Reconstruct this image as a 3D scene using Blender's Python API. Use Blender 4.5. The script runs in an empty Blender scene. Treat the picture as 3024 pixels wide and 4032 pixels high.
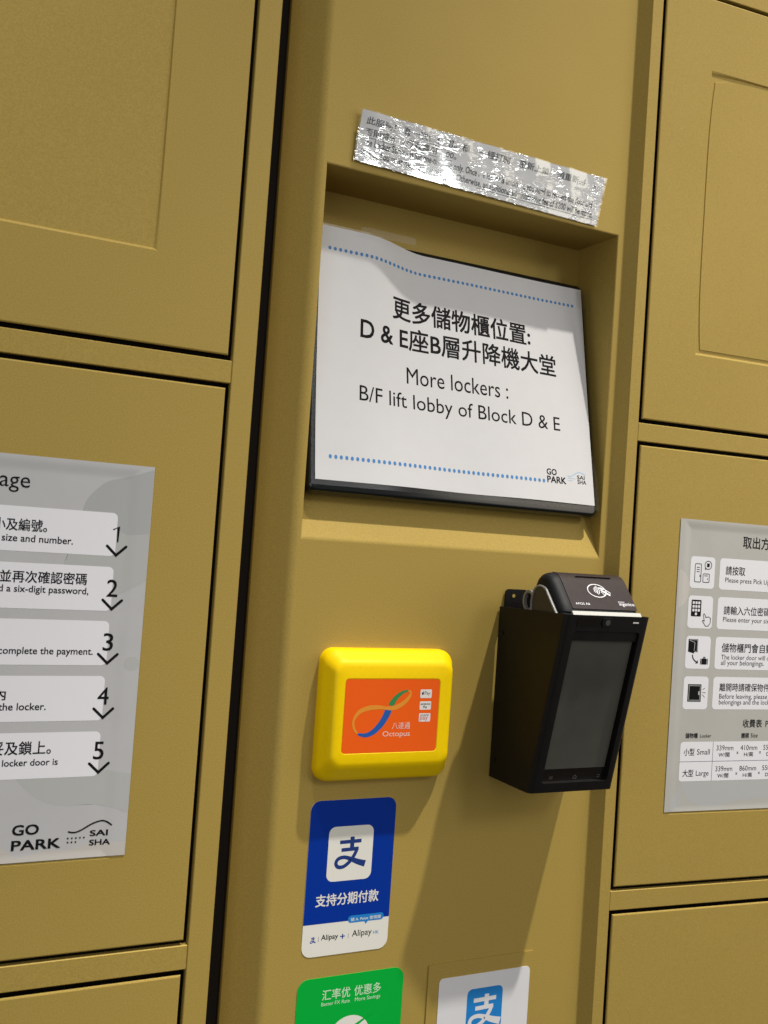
import bpy, bmesh, math, random
from mathutils import Vector, Matrix
random.seed(7)
S = bpy.context.scene
COL = S.collection

# ------------------------------------------------------------------ camera
cam_d = bpy.data.cameras.new('camera')
cam_d.sensor_fit = 'VERTICAL'
cam_d.sensor_height = 36.0
cam_d.lens = 36.294
cam_d.clip_start = 0.02
cam_d.clip_end = 60
cam_d.dof.use_dof = True
cam_d.dof.focus_distance = 0.95
cam_d.dof.aperture_fstop = 16.0
cam = bpy.data.objects.new('camera', cam_d)
COL.objects.link(cam)
yaw, pit, rol = 0.47244, 0.03181, 0.06774
fw = Vector((math.sin(yaw) * math.cos(pit), math.cos(yaw) * math.cos(pit), math.sin(pit)))
r0 = Vector((math.cos(yaw), -math.sin(yaw), 0))
u0 = r0.cross(fw)
cr, sr_ = math.cos(rol), math.sin(rol)
rv = cr * r0 + sr_ * u0
uv = -sr_ * r0 + cr * u0
cam.matrix_world = Matrix(((rv.x, uv.x, -fw.x, -0.33149), (rv.y, uv.y, -fw.y, -0.79626),
                           (rv.z, uv.z, -fw.z, -0.0015), (0, 0, 0, 1)))
S.camera = cam

# ------------------------------------------------------------------ light
W = bpy.data.worlds.new('World')
S.world = W
W.use_nodes = True
bg = W.node_tree.nodes['Background']
bg.inputs['Strength'].default_value = 1.0
# a dim hall: dark floor below, brighter ceiling and walls above
_N, _L = W.node_tree.nodes, W.node_tree.links
_tc = _N.new('ShaderNodeTexCoord')
_sx = _N.new('ShaderNodeSeparateXYZ')
_rp = _N.new('ShaderNodeValToRGB')
_mr = _N.new('ShaderNodeMapRange')
_mr.inputs['From Min'].default_value = -1
_mr.inputs['From Max'].default_value = 1
_L.new(_tc.outputs['Generated'], _sx.inputs[0])
_L.new(_sx.outputs['Z'], _mr.inputs['Value'])
_L.new(_mr.outputs['Result'], _rp.inputs['Fac'])
_rp.color_ramp.elements[0].position = 0.30
_rp.color_ramp.elements[0].color = (0.065, 0.06, 0.052, 1)
_rp.color_ramp.elements[1].position = 0.62
_rp.color_ramp.elements[1].color = (0.33, 0.33, 0.33, 1)
_L.new(_rp.outputs['Color'], bg.inputs['Color'])


def lamp(name, loc, target, power, size, size_y=None, color=(1, 1, 1)):
    d = bpy.data.lights.new(name, 'AREA')
    d.energy = power
    d.color = color
    d.shape = 'RECTANGLE' if size_y else 'DISK'
    d.size = size
    if size_y:
        d.size_y = size_y
    o = bpy.data.objects.new(name, d)
    o.location = loc
    o.rotation_euler = (Vector(target) - Vector(loc)).to_track_quat('-Z', 'Y').to_euler()
    COL.objects.link(o)
    return o


def spot(name, loc, target, power, radius, cone, blend, color):
    d = bpy.data.lights.new(name, 'SPOT')
    d.energy = power
    d.color = color
    d.shadow_soft_size = radius
    d.spot_size = math.radians(cone)
    d.spot_blend = blend
    o = bpy.data.objects.new(name, d)
    o.location = loc
    o.rotation_euler = (Vector(target) - Vector(loc)).to_track_quat('-Z', 'Y').to_euler()
    COL.objects.link(o)


spot('ceiling_downlight', (2.30, -2.72, 8.30), (0.42, 0, -0.95), 4000, 0.105, 12.0, 0.9, (1.0, 0.95, 0.86))
spot('ceiling_downlight', (-0.55, -1.55, 4.80), (-0.36, 0, -0.10), 560, 0.060, 12.0, 1.0, (1.0, 0.96, 0.88))
lamp('right_fill', (2.3, -1.7, 0.6), (0.3, 0, 0.0), 15.5, 1.4, 1.6, color=(1.0, 0.90, 0.74))  # added fill light that brightens the right-hand side
lamp('left_fill', (-1.9, -2.1, -0.15), (-0.2, 0, -0.2), 9, 1.5, 1.2, color=(1.0, 0.985, 0.94))  # added soft fill from the left, about camera height
lamp('tape_glint_lamp', (1.32, -2.6, 1.42), (0.15, 0, 0.3), 12, 0.62, color=(0.99, 0.99, 0.97))  # added lamp, placed so that the crinkled tape glints
S.view_settings.view_transform = 'Standard'
S.view_settings.look = 'None'
S.view_settings.exposure = 0.0
S.view_settings.gamma = 1.0
S.view_settings.use_curve_mapping = False

# ------------------------------------------------------------------ materials
def mat(name, col, rough=0.5, metal=0.0, spec=0.5, coat=0.0):
    m = bpy.data.materials.new(name)
    m.use_nodes = True
    b = m.node_tree.nodes['Principled BSDF']
    b.inputs['Base Color'].default_value = (*col, 1)
    b.inputs['Roughness'].default_value = rough
    b.inputs['Metallic'].default_value = metal
    b.inputs['Specular IOR Level'].default_value = spec
    b.inputs['Coat Weight'].default_value = coat
    return m


def add_noise(m, scale, amount, bump=0.0, detail=3.0, bump_scale=None):
    """mottle the base colour by +-amount and roughen the surface"""
    nt = m.node_tree
    N, L = nt.nodes, nt.links
    b = N['Principled BSDF']
    col = tuple(b.inputs['Base Color'].default_value)
    tc = N.new('ShaderNodeTexCoord')
    nz = N.new('ShaderNodeTexNoise')
    nz.inputs['Scale'].default_value = scale
    nz.inputs['Detail'].default_value = detail
    L.new(tc.outputs['Object'], nz.inputs['Vector'])
    rp = N.new('ShaderNodeMapRange')
    rp.inputs['From Min'].default_value = 0.3
    rp.inputs['From Max'].default_value = 0.7
    rp.inputs['To Min'].default_value = 1 - amount
    rp.inputs['To Max'].default_value = 1 + amount
    L.new(nz.outputs['Fac'], rp.inputs['Value'])
    mx = N.new('ShaderNodeVectorMath')
    mx.operation = 'SCALE'
    mx.inputs[0].default_value = col[:3]
    L.new(rp.outputs['Result'], mx.inputs['Scale'])
    L.new(mx.outputs['Vector'], b.inputs['Base Color'])
    if bump:
        n2 = N.new('ShaderNodeTexNoise')
        n2.inputs['Scale'].default_value = bump_scale or scale
        n2.inputs['Detail'].default_value = 2
        L.new(tc.outputs['Object'], n2.inputs['Vector'])
        bp = N.new('ShaderNodeBump')
        bp.inputs['Strength'].default_value = bump
        bp.inputs['Distance'].default_value = 0.0006
        L.new(n2.outputs['Fac'], bp.inputs['Height'])
        L.new(bp.outputs['Normal'], b.inputs['Normal'])
    return m


gold = add_noise(mat('gold_paint', (0.425, 0.300, 0.072), 0.50, 0.14, 0.25), 900, 0.10, 0.10, 2, 700)
_N, _L = gold.node_tree.nodes, gold.node_tree.links
_nz = _N.new('ShaderNodeTexNoise')             # uneven spray: sheen wanders slowly over the sheet metal
_nz.inputs['Scale'].default_value = 7
_nz.inputs['Detail'].default_value = 5
_nz.inputs['Roughness'].default_value = 0.6
_tc = next(n for n in _N if n.type == 'TEX_COORD')
_L.new(_tc.outputs['Object'], _nz.inputs['Vector'])
_mr = _N.new('ShaderNodeMapRange')
_mr.inputs['From Min'].default_value = 0.3
_mr.inputs['From Max'].default_value = 0.7
_mr.inputs['To Min'].default_value = 0.50
_mr.inputs['To Max'].default_value = 0.64
_L.new(_nz.outputs['Fac'], _mr.inputs['Value'])
_L.new(_mr.outputs['Result'], _N['Principled BSDF'].inputs['Roughness'])
gold_frame = gold
gap_shade = mat('gap_shade_black', (0.006, 0.004, 0.003), 0.8, 0, 0.1)  # near-black colour standing in for the shade inside gaps
paper = add_noise(mat('white_paper', (0.66, 0.655, 0.67), 0.42, 0, 0.4), 60, 0.012)
ink = mat('black_ink', (0.006, 0.006, 0.007), 0.6, 0, 0.12)
blue_ink = mat('blue_ink', (0.07, 0.24, 0.55), 0.5, 0, 0.3)
pale_ink = mat('pale_blue_ink', (0.38, 0.55, 0.75), 0.5, 0, 0.3)
grey_card = add_noise(mat('grey_poster', (0.52, 0.52, 0.53), 0.40, 0, 0.4), 40, 0.02)
grey_warm = add_noise(mat('warm_grey_poster', (0.49, 0.48, 0.45), 0.40, 0, 0.4), 40, 0.02)
grey_dark = mat('dark_grey_print', (0.42, 0.43, 0.435), 0.40, 0, 0.4)
grey_mid = mat('mid_grey_print', (0.475, 0.485, 0.48), 0.40, 0, 0.4)
grey_light = mat('light_grey_print', (0.56, 0.53, 0.50), 0.40, 0, 0.4)
white_print = mat('white_print', (0.84, 0.84, 0.89), 0.42, 0, 0.4)
rule_grey = mat('rule_grey', (0.16, 0.17, 0.24), 0.5)
yellow = add_noise(mat('yellow_plastic', (0.98, 0.67, 0.0), 0.42, 0, 0.18), 300, 0.02, 0.05, 2, 900)
orange = mat('orange_label', (0.90, 0.120, 0.008), 0.5, 0, 0.15)
amber = mat('amber_print', (0.80, 0.29, 0.02), 0.45)
green_print = mat('green_print', (0.03, 0.25, 0.07), 0.45)
blue_print = mat('blue_print', (0.008, 0.10, 0.42), 0.45)
pink_white = mat('pinkish_white_print', (0.85, 0.62, 0.55), 0.45)
badge_white = mat('badge_white', (0.80, 0.76, 0.74), 0.45)
red_print = mat('red_print', (0.55, 0.05, 0.06), 0.45)
deep_blue = mat('deep_blue_vinyl', (0.0005, 0.033, 0.32), 0.45, 0, 0.15)
cream = mat('cream_white_vinyl', (0.80, 0.79, 0.73), 0.35, 0, 0.4)
navy = mat('navy_ink', (0.008, 0.035, 0.20), 0.45)
sky_blue = mat('bright_blue_print', (0.012, 0.22, 0.62), 0.4)
green = mat('green_vinyl', (0.001, 0.42, 0.045), 0.45, 0, 0.15)
mint = mat('mint_white_print', (0.62, 0.85, 0.62), 0.4)
vinyl_white = add_noise(mat('white_vinyl', (0.74, 0.74, 0.77), 0.25, 0, 0.5), 25, 0.03)
case_black = add_noise(mat('matt_black_case', (0.006, 0.0055, 0.005), 0.50, 0, 0.25), 300, 0.2, 0.08, 2, 1500)
plastic_black = mat('black_plastic', (0.005, 0.006, 0.008), 0.55, 0, 0.25)
bezel_black = mat('gloss_black_bezel', (0.006, 0.008, 0.009), 0.22, 0, 0.5)
glass_black = mat('black_glass', (0.009, 0.007, 0.006), 0.16, 0, 0.5)
screen_dark = add_noise(mat('sleeping_screen', (0.082, 0.081, 0.068), 0.16, 0, 0.5), 14, 0.18)  # base colour lifted to stand in for reflections on the glass
brown_plate = add_noise(mat('dark_brown_plate', (0.034, 0.023, 0.024), 0.45, 0.1, 0.35), 250, 0.12)
grey_ring = mat('grey_plastic', (0.20, 0.20, 0.20), 0.4)
side_grey = mat('charcoal_plastic', (0.028, 0.027, 0.026), 0.5)
silver = mat('silver_trim', (0.85, 0.85, 0.80), 0.22, 0.35)
dim_mark = mat('dim_grey_mark', (0.07, 0.065, 0.062), 0.5)


def tape_material():
    m = bpy.data.materials.new('clear_crinkled_tape')
    m.use_nodes = True
    N, L = m.node_tree.nodes, m.node_tree.links
    N.remove(N['Principled BSDF'])
    tc = N.new('ShaderNodeTexCoord')
    mp = N.new('ShaderNodeMapping')
    mp.inputs['Scale'].default_value = (0.30, 1.0, 1.0)
    mp.inputs['Rotation'].default_value = (0, math.radians(-14), 0)
    L.new(tc.outputs['Object'], mp.inputs['Vector'])
    n1 = N.new('ShaderNodeTexNoise')
    n1.inputs['Scale'].default_value = 250
    n1.inputs['Detail'].default_value = 1.5
    n1.inputs['Distortion'].default_value = 0.6
    L.new(mp.outputs['Vector'], n1.inputs['Vector'])
    n2 = N.new('ShaderNodeTexNoise')
    n2.inputs['Scale'].default_value = 28
    n2.inputs['Detail'].default_value = 2
    L.new(tc.outputs['Object'], n2.inputs['Vector'])
    mr = N.new('ShaderNodeMapRange')
    mr.inputs['From Min'].default_value = 0.47
    mr.inputs['From Max'].default_value = 0.57
    mr.inputs['To Min'].default_value = 0.02
    mr.inputs['To Max'].default_value = 1.0
    L.new(n2.outputs['Fac'], mr.inputs['Value'])
    bp = N.new('ShaderNodeBump')
    bp.inputs['Distance'].default_value = 0.0030
    L.new(n1.outputs['Fac'], bp.inputs['Height'])
    L.new(mr.outputs['Result'], bp.inputs['Strength'])
    gl = N.new('ShaderNodeBsdfGlossy')
    gl.inputs['Roughness'].default_value = 0.10
    gl.inputs['Color'].default_value = (0.95, 1, 1, 1)
    L.new(bp.outputs['Normal'], gl.inputs['Normal'])
    tr = N.new('ShaderNodeBsdfTransparent')
    mx = N.new('ShaderNodeMixShader')
    mx.inputs['Fac'].default_value = 0.16
    L.new(tr.outputs[0], mx.inputs[1])
    L.new(gl.outputs[0], mx.inputs[2])
    L.new(mx.outputs[0], N['Material Output'].inputs['Surface'])
    return m


def film_material(name='clear_laminate_film', fac=0.012):
    m = bpy.data.materials.new(name)
    m.use_nodes = True
    N, L = m.node_tree.nodes, m.node_tree.links
    N.remove(N['Principled BSDF'])
    gl = N.new('ShaderNodeBsdfGlossy')
    gl.inputs['Roughness'].default_value = 0.2
    tr = N.new('ShaderNodeBsdfTransparent')
    mx = N.new('ShaderNodeMixShader')
    mx.inputs['Fac'].default_value = fac
    L.new(tr.outputs[0], mx.inputs[1])
    L.new(gl.outputs[0], mx.inputs[2])
    L.new(mx.outputs[0], N['Material Output'].inputs['Surface'])
    return m


tape_mat = tape_material()
film_mat = film_material()
tab_mat = film_material('matt_clear_tape', 0.10)

# ------------------------------------------------------------------ object helpers
ROOT = {}


def thing(name, label, cat, loc=(0, 0, 0), group=None):
    o = bpy.data.objects.new(name, None)
    o.empty_display_size = 0.03
    o.location = loc
    o['label'] = label
    o['category'] = cat
    if group:
        o['group'] = group
    COL.objects.link(o)
    ROOT[o.name] = Vector(loc)
    return o


def from_bm(name, bm, m, parent=None, fn=None, smooth=False, label=None):
    """link a bmesh built in world coordinates as ONE mesh object under its parent"""
    off = ROOT[parent.name] if parent is not None else Vector((0, 0, 0))
    for v in bm.verts:
        c = fn(v.co.x, v.co.y, v.co.z) if fn else v.co
        v.co = Vector(c) - off
    me = bpy.data.meshes.new(name)
    bm.to_mesh(me)
    bm.free()
    me.materials.append(m)
    if smooth:
        me.polygons.foreach_set('use_smooth', [True] * len(me.polygons))
        me.set_sharp_from_angle(angle=math.radians(38))
    o = bpy.data.objects.new(name, me)
    COL.objects.link(o)
    o.parent = parent
    ROOT[o.name] = off
    if label:
        o['label'] = label
    return o


def pydata(name, vs, fs, m, parent=None, fn=None, smooth=False, label=None):
    bm = bmesh.new()
    bv = [bm.verts.new(v) for v in vs]
    for f in fs:
        try:
            bm.faces.new([bv[i] for i in f])
        except ValueError:
            pass
    bmesh.ops.recalc_face_normals(bm, faces=bm.faces[:])
    return from_bm(name, bm, m, parent, fn, smooth, label)


def bm_box(bm, x0, x1, y0, y1, z0, z1, bev=0.0, seg=2):
    r = bmesh.ops.create_cube(bm, size=1.0)
    vs = r['verts']
    for v in vs:
        v.co = Vector((x0 + (v.co.x + .5) * (x1 - x0), y0 + (v.co.y + .5) * (y1 - y0), z0 + (v.co.z + .5) * (z1 - z0)))
    if bev:
        es = list({e for v in vs for e in v.link_edges})
        bmesh.ops.bevel(bm, geom=es, offset=bev, segments=seg, profile=0.5, affect='EDGES')


def rr_loop(x0, x1, z0, z1, r, n=6):
    pts = []
    for cx, cz, a0 in ((x1 - r, z1 - r, 0), (x0 + r, z1 - r, 90), (x0 + r, z0 + r, 180), (x1 - r, z0 + r, 270)):
        for k in range(n + 1):
            a = math.radians(a0 + 90 * k / n)
            pts.append((cx + r * math.cos(a), cz + r * math.sin(a)))
    return pts


def bm_plate(bm, pts, y0, y1):
    """prism of a closed outline (x,z), from front y0 to back y1"""
    a = [bm.verts.new((x, y0, z)) for x, z in pts]
    b = [bm.verts.new((x, y1, z)) for x, z in pts]
    bm.faces.new(a)
    bm.faces.new(b[::-1])
    n = len(pts)
    for i in range(n):
        bm.faces.new((a[i], b[i], b[(i + 1) % n], a[(i + 1) % n]))


def loft(bm, loops, cap0=True, cap1=True):
    rings = [[bm.verts.new(p) for p in lp] for lp in loops]
    n = len(rings[0])
    for A, B in zip(rings, rings[1:]):
        for i in range(n):
            bm.faces.new((A[i], A[(i + 1) % n], B[(i + 1) % n], B[i]))
    if cap0:
        bm.faces.new(rings[0][::-1])
    if cap1:
        bm.faces.new(rings[-1])
    return rings


def catmull(pts, n=10):
    out = []
    P = [pts[0]] + list(pts) + [pts[-1]]
    for i in range(1, len(P) - 2):
        for k in range(n):
            t = k / n
            q = []
            for d in range(len(pts[0])):
                a, b, c, e = P[i - 1][d], P[i][d], P[i + 1][d], P[i + 2][d]
                q.append(.5 * (2 * b + (c - a) * t + (2 * a - 5 * b + 4 * c - e) * t * t + (3 * b - a - 3 * c + e) * t ** 3))
            out.append(tuple(q))
    out.append(tuple(pts[-1]))
    return out


# flat print, given as lists of 2D polygons in sign coordinates and laid on the sign by a placing function
CUTS = {}                                     # placing function -> lines along which flat print is cut before it is bent


def bend_cuts(bm, place):
    xs, zs = CUTS.get(place, ((), ()))
    for vals, nrm in ((xs, Vector((1, 0, 0))), (zs, Vector((0, 0, 1)))):
        if not vals:
            continue
        c = [v.co.dot(nrm) for v in bm.verts]
        lo, hi = min(c), max(c)
        for q in vals:
            if lo < q < hi:
                bmesh.ops.bisect_plane(bm, geom=bm.verts[:] + bm.edges[:] + bm.faces[:], plane_co=nrm * q, plane_no=nrm, dist=1e-7)


def shape_obj(name, polys, m, parent, place, off, label=None):
    bm = bmesh.new()
    for k, pl in enumerate(polys):
        vs = [bm.verts.new((x, off + (k % 9) * 2e-6, z)) for x, z in pl]
        try:
            bm.faces.new(vs)
        except ValueError:
            pass
    bmesh.ops.triangulate(bm, faces=[f for f in bm.faces if len(f.verts) > 4])
    bend_cuts(bm, place)
    return from_bm(name, bm, m, parent, lambda x, y, z: place(x, z, y), False, label)


def stroke_polys(pts, w, closed=False):
    """quads along a polyline; w one width or one per point; round joins by overlap"""
    n = len(pts)
    ws = w if isinstance(w, (list, tuple)) else [w] * n
    L, R = [], []
    for i in range(n):
        a = pts[i - 1] if (i > 0 or closed) else pts[i]
        b = pts[(i + 1) % n] if (i < n - 1 or closed) else pts[i]
        dx, dz = b[0] - a[0], b[1] - a[1]
        l = math.hypot(dx, dz) or 1
        nx, nz = -dz / l, dx / l
        # mitre
        if 0 < i < n - 1 or closed:
            p = pts[i]
            d1 = (p[0] - a[0], p[1] - a[1])
            l1 = math.hypot(*d1) or 1
            c = abs((-d1[1] / l1) * nx + (d1[0] / l1) * nz)
            k = 1 / max(c, .5)
        else:
            k = 1
        h = ws[i] / 2 * k
        L.append((pts[i][0] + nx * h, pts[i][1] + nz * h))
        R.append((pts[i][0] - nx * h, pts[i][1] - nz * h))
    out = []
    for i in range(n if closed else n - 1):
        j = (i + 1) % n
        out.append([L[i], R[i], R[j], L[j]])
    return out


def disc(cx, cz, rx, rz=None, n=14):
    rz = rz or rx
    return [(cx + rx * math.cos(2 * math.pi * k / n), cz + rz * math.sin(2 * math.pi * k / n)) for k in range(n)]


def rect(x0, x1, z0, z1):
    return [(x0, z0), (x1, z0), (x1, z1), (x0, z1)]


_tc = {}


def glyphs(body, weight):
    key = (body, weight)
    if key not in _tc:
        c = bpy.data.curves.new('lettering_curve', 'FONT')
        c.body = body
        c.size = 1
        c.resolution_u = 3
        c.offset = min(weight, 0.0)
        o = bpy.data.objects.new('lettering_curve', c)
        COL.objects.link(o)
        dg = bpy.context.evaluated_depsgraph_get()
        me = bpy.data.meshes.new_from_object(o.evaluated_get(dg))
        vs = [(v.co.x, v.co.y) for v in me.vertices]
        fs = [tuple(p.vertices) for p in me.polygons]
        bpy.data.objects.remove(o)
        bpy.data.curves.remove(c)
        bpy.data.meshes.remove(me)
        _tc[key] = (vs, fs)
    return _tc[key]


def text(name, body, x0, x1, z0, z1, m, parent, place, off, weight=0.0, ref=None, slope=0.0):
    """lettering whose ink runs from x0 to x1; z0 baseline (or ink bottom); z1 None keeps the font's proportions"""
    vs, fs = glyphs(body, weight)
    xa, xb = min(v[0] for v in vs), max(v[0] for v in vs)
    kx = (x1 - x0) / (xb - xa)
    if z1 is None:
        kz, zo = kx, 0.0
    else:
        rvs = glyphs(ref, weight)[0] if ref else vs
        za, zb = min(v[1] for v in rvs), max(v[1] for v in rvs)
        kz = (z1 - z0) / (zb - za)
        zo = za
    bm = bmesh.new()
    bv = [bm.verts.new((x0 + (x - xa) * kx, off, z0 + (z - zo) * kz + slope * (x - xa) * kx)) for x, z in vs]
    # heavier strokes: the glyph laid a few times over itself, each copy nudged sideways
    d = max(weight, 0.0) * 0.72
    for q, (sx, sz) in enumerate(((0, 0), (1, 1), (-1, -1), (1, -1), (-1, 1)) if d else ((0, 0),)):
        cv = bv if q == 0 else [bm.verts.new((b.co.x + sx * d * kx, off + q * 2e-6, b.co.z + sz * d * kz)) for b in bv]
        for f in fs:
            try:
                bm.faces.new([cv[i] for i in f])
            except ValueError:
                pass
    bend_cuts(bm, place)
    return from_bm(name, bm, m, parent, lambda x, y, z: place(x, z, y))


def sstep(a, b, x):
    t = max(0.0, min(1.0, (x - a) / (b - a)))
    return t * t * (3 - 2 * t)


# ------------------------------------------------------------------ the wall of lockers
SL, SR = 0.9276, 0.9031                       # factors scaling each cabinet and its poster about the camera position


def PL(x, z, off):                            # left cabinet, flush with the column: off > 0 towards the viewer
    return (SL * x - 0.0240 + 0.0034 * z, -SL * off, SL * z - 0.0001)   # sheared sideways with height so its verticals lean as in the image


def PR(x, z, off):                            # right cabinet, nearly flush, its front turned a little towards the viewer
    return (SR * x - 0.03212, -0.00925 - 0.0800 * (x - 0.36) - SR * off, SR * z - 0.00015)


def PF(x, z, off):                            # kiosk column's face
    return (x, -off, z)


INSET = 0.0046
DRAPE = 0.0008


def inset_depth(x, z, x0, x1, z0, z1):
    d = min(x - x0, x1 - x, z - z0, z1 - z)
    return DRAPE * sstep(-0.002, 0.009, d)


def make_door(parent, place, x0, x1, z0, z1, ix0, ix1, iz0, iz1, inset=True, groove=True):
    """locker door: rounded edge, pressed inset panel whose rim is wide at the corners"""
    n = 26

    def loop(a0, a1, b0, b1, dy, bow=0.0):
        pts = []
        cx, cz = bow * 0.75, bow
        for side in range(4):
            for k in range(n):
                q = k / n
                o = (abs(2 * q - 1) ** 4 * 0.72 + 0.28)
                if side == 0:
                    p = (a0 + cx + (a1 - a0 - 2 * cx) * q, b0 + cz * 0.62)
                elif side == 1:
                    p = (a1 - cx * o, b0 + cz * 0.62 + (b1 - b0 - 1.87 * cz) * q)
                elif side == 2:
                    p = (a1 - cx - (a1 - a0 - 2 * cx) * q, b1 - cz * o * 1.25)
                else:
                    p = (a0 + cx * o, b1 - cz * 1.25 - (b1 - b0 - 1.87 * cz) * q)
                pts.append((p[0], dy, p[1]))
        return pts
    e = 0.0013
    edge_shade = [loop(x0, x1, z0, z1, -0.0072), loop(x0, x1, z0, z1, -0.0019)]
    loops = [loop(x0, x1, z0, z1, -0.0019), loop(x0, x1, z0, z1, -e), loop(x0 + e * .3, x1 - e * .3, z0 + e * .3, z1 - e * .3, -e * .3),
             loop(x0 + e, x1 - e, z0 + e, z1 - e, 0.0), loop(ix0, ix1, iz0, iz1, 0.0)]
    for t in (0.2, 0.4, 0.6, 0.8, 1.0):
        loops.append(loop(ix0, ix1, iz0, iz1, -INSET * sstep(0, 1, t), bow=0.0085 * t) if inset else loop(ix0 + .01 * t, ix1 - .01 * t, iz0 + .01 * t, iz1 - .01 * t, 0.0))
    if inset and groove:                       # the pressed rim is a groove: its inner wall comes back up a little
        for t in (0.35, 0.7, 1.0):
            loops.append(loop(ix0 + 0.0014 * t, ix1 - 0.0014 * t, iz0 + 0.0014 * t, iz1 - 0.0014 * t, -INSET + 0.0036 * sstep(0, 1, t), bow=0.0085))
    bm = bmesh.new()
    loft(bm, loops, cap0=True, cap1=True)
    bmesh.ops.recalc_face_normals(bm, faces=bm.faces[:])
    d = from_bm('door', bm, gold, parent, lambda x, y, z: place(x, z, y))
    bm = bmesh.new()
    loft(bm, edge_shade, False, False)
    from_bm('door_edge_shade', bm, gap_shade, d, lambda x, y, z: place(x, z, y))  # door sides coloured black in place of the shade between door and frame
    return d


def cabinet(parent, place, fx0, fx1, dx0, dx1, rails, groove, margin=0.0708):
    # frame: stiles and rails butted end to end, the rails a hair behind the stiles
    zb, zt = -0.95, 0.95
    bm = bmesh.new()
    g = 0.0022
    bm_box(bm, fx0, dx0 - g, -0.0072, 0.0, zb, zt, 0.0006, 1)
    bm_box(bm, dx1 + g, fx1, -0.0072, 0.0, zb, zt, 0.0006, 1)
    for (a, b) in rails:
        bm_box(bm, dx0 - g + .0002, dx1 + g - .0002, -0.0072, -0.0005, a + g, b - g, 0.0006, 1)
    from_bm('frame', bm, gold_frame, parent, lambda x, y, z: place(x, z, y))
    # carcass coloured black close behind the doors, as the shade in their gaps
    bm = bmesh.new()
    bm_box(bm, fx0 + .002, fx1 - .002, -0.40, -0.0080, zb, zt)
    from_bm('carcass', bm, gap_shade, parent, lambda x, y, z: place(x, z, y))
    # outer skins of the cabinet's sides
    for xa in (fx0 + 0.0001, fx1 - 0.0016):
        bm = bmesh.new()
        bm_box(bm, xa, xa + 0.0015, -0.40, -0.0074, zb, zt)
        from_bm('side_panel', bm, gold, parent, lambda x, y, z: place(x, z, y))
    edges = [zb] + [q for ab in rails for q in ab] + [zt]
    for k in range(0, len(edges), 2):
        a, b = edges[k] + g, edges[k + 1] - g
        make_door(parent, place, dx0 + g, dx1 - g, a, b, dx0 + margin, dx1 - margin, a + (0.0745 if k == 2 else 0.0785), b - 0.0805, k > 0, groove)


RAILS = [(-0.3758, -0.3508), (0.1271, 0.1512), (0.6346, 0.6590)]
left_cab = thing('locker_cabinet', 'gold locker cabinet with large step poster, left of the black gap', 'locker cabinet',
                 (-0.245, 0.0, -0.9), 'locker cabinets either side of the kiosk column')
cabinet(left_cab, PL, -0.75, -0.0296, -0.4085, -0.0527, RAILS, False)
right_cab = thing('locker_cabinet', 'gold locker cabinet with the price table poster, right of the payment column', 'locker cabinet',
                  (0.52, 0.0, -0.9), 'locker cabinets either side of the kiosk column')
cabinet(right_cab, PR, 0.3983, 1.10, 0.4145, 0.7700, RAILS, True, 0.066)

# kiosk column: sheet-metal face bent back at both sides, with the display bay folded into it
column = thing('payment_column', 'gold sheet metal payment column with recessed screen bay between two locker cabinets', 'kiosk',
               (0.156, 0.1, -0.95))


def column_mesh():
    ZT = 0.31598
    prof = [(-0.0330, 0.30), (-0.0318, 0.0272)]
    # left: a soft bend from the slanted return to the face
    a = Vector((-0.0068, 0.0))
    d0 = (Vector((-0.0318, 0.0267)) - a).normalized()
    for k in range(13):
        t = k / 12
        p0, p1, p2 = a + d0 * 0.0048, a, a + Vector((0.0040, 0))
        q = (1 - t) ** 2 * p0 + 2 * t * (1 - t) * p1 + t * t * p2
        prof.append((q.x, q.y))
    nl = len(prof)
    prof.append((0.0, 0.0))
    prof.append((0.312, 0.0))
    b = Vector((0.3186, 0.0))
    for k in range(6):
        t = k / 5
        p0, p1, p2 = b - Vector((0.0012, 0)), b, b + Vector((0.0007, -0.00096))
        q = (1 - t) ** 2 * p0 + 2 * t * (1 - t) * p1 + t * t * p2
        prof.append((q.x, q.y))
    prof.append((0.3273, -0.0119))
    prof.append((0.3273, 0.30))
    zs = [-0.95, 0.0, ZT, 0.95]
    bm = bmesh.new()
    G = [[bm.verts.new((x, y, z)) for z in zs] for x, y in prof]
    ih = next(i for i, p in enumerate(prof) if p == (0.0, 0.0))
    for i in range(len(prof) - 1):
        for j in range(3):
            if i == ih and j == 1:
                continue
            bm.faces.new((G[i][j], G[i + 1][j], G[i + 1][j + 1], G[i][j + 1]))
    D = 0.0622
    f = [G[ih][1], G[ih + 1][1], G[ih + 1][2], G[ih][2]]
    sh = 0.125
    k = [bm.verts.new(p) for p in ((0, D, sh), (0.312, D, sh), (0.312, D, ZT - 0.0005), (0, D, ZT - 0.0005))]
    bm.faces.new((f[0], f[1], k[1], k[0]))
    bm.faces.new((f[1], f[2], k[2], k[1]))
    bm.faces.new((f[2], f[3], k[3], k[2]))
    bm.faces.new((f[3], f[0], k[0], k[3]))
    bm.faces.new(k)
    bmesh.ops.recalc_face_normals(bm, faces=bm.faces[:])
    # small folded radius round the bay
    es = [e for e in bm.edges if e.verts[0] in f and e.verts[1] in f]
    bmesh.ops.bevel(bm, geom=es, offset=0.0014, segments=3, profile=0.5, affect='EDGES')
    return bm


from_bm('sheet_metal_body', column_mesh(), gold, column)
bm = bmesh.new()
bm_plate(bm, rr_loop(0.1503, 0.2638, -0.56, -0.3705, 0.0015, 2), -0.0011, -0.0001)
from_bm('cover_plate', bm, gold, column)
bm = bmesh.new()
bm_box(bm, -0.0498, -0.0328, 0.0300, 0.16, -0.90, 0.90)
from_bm('gap_shade_block', bm, gap_shade, column)  # black block added as the deep shade between column and left cabinet

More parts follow.
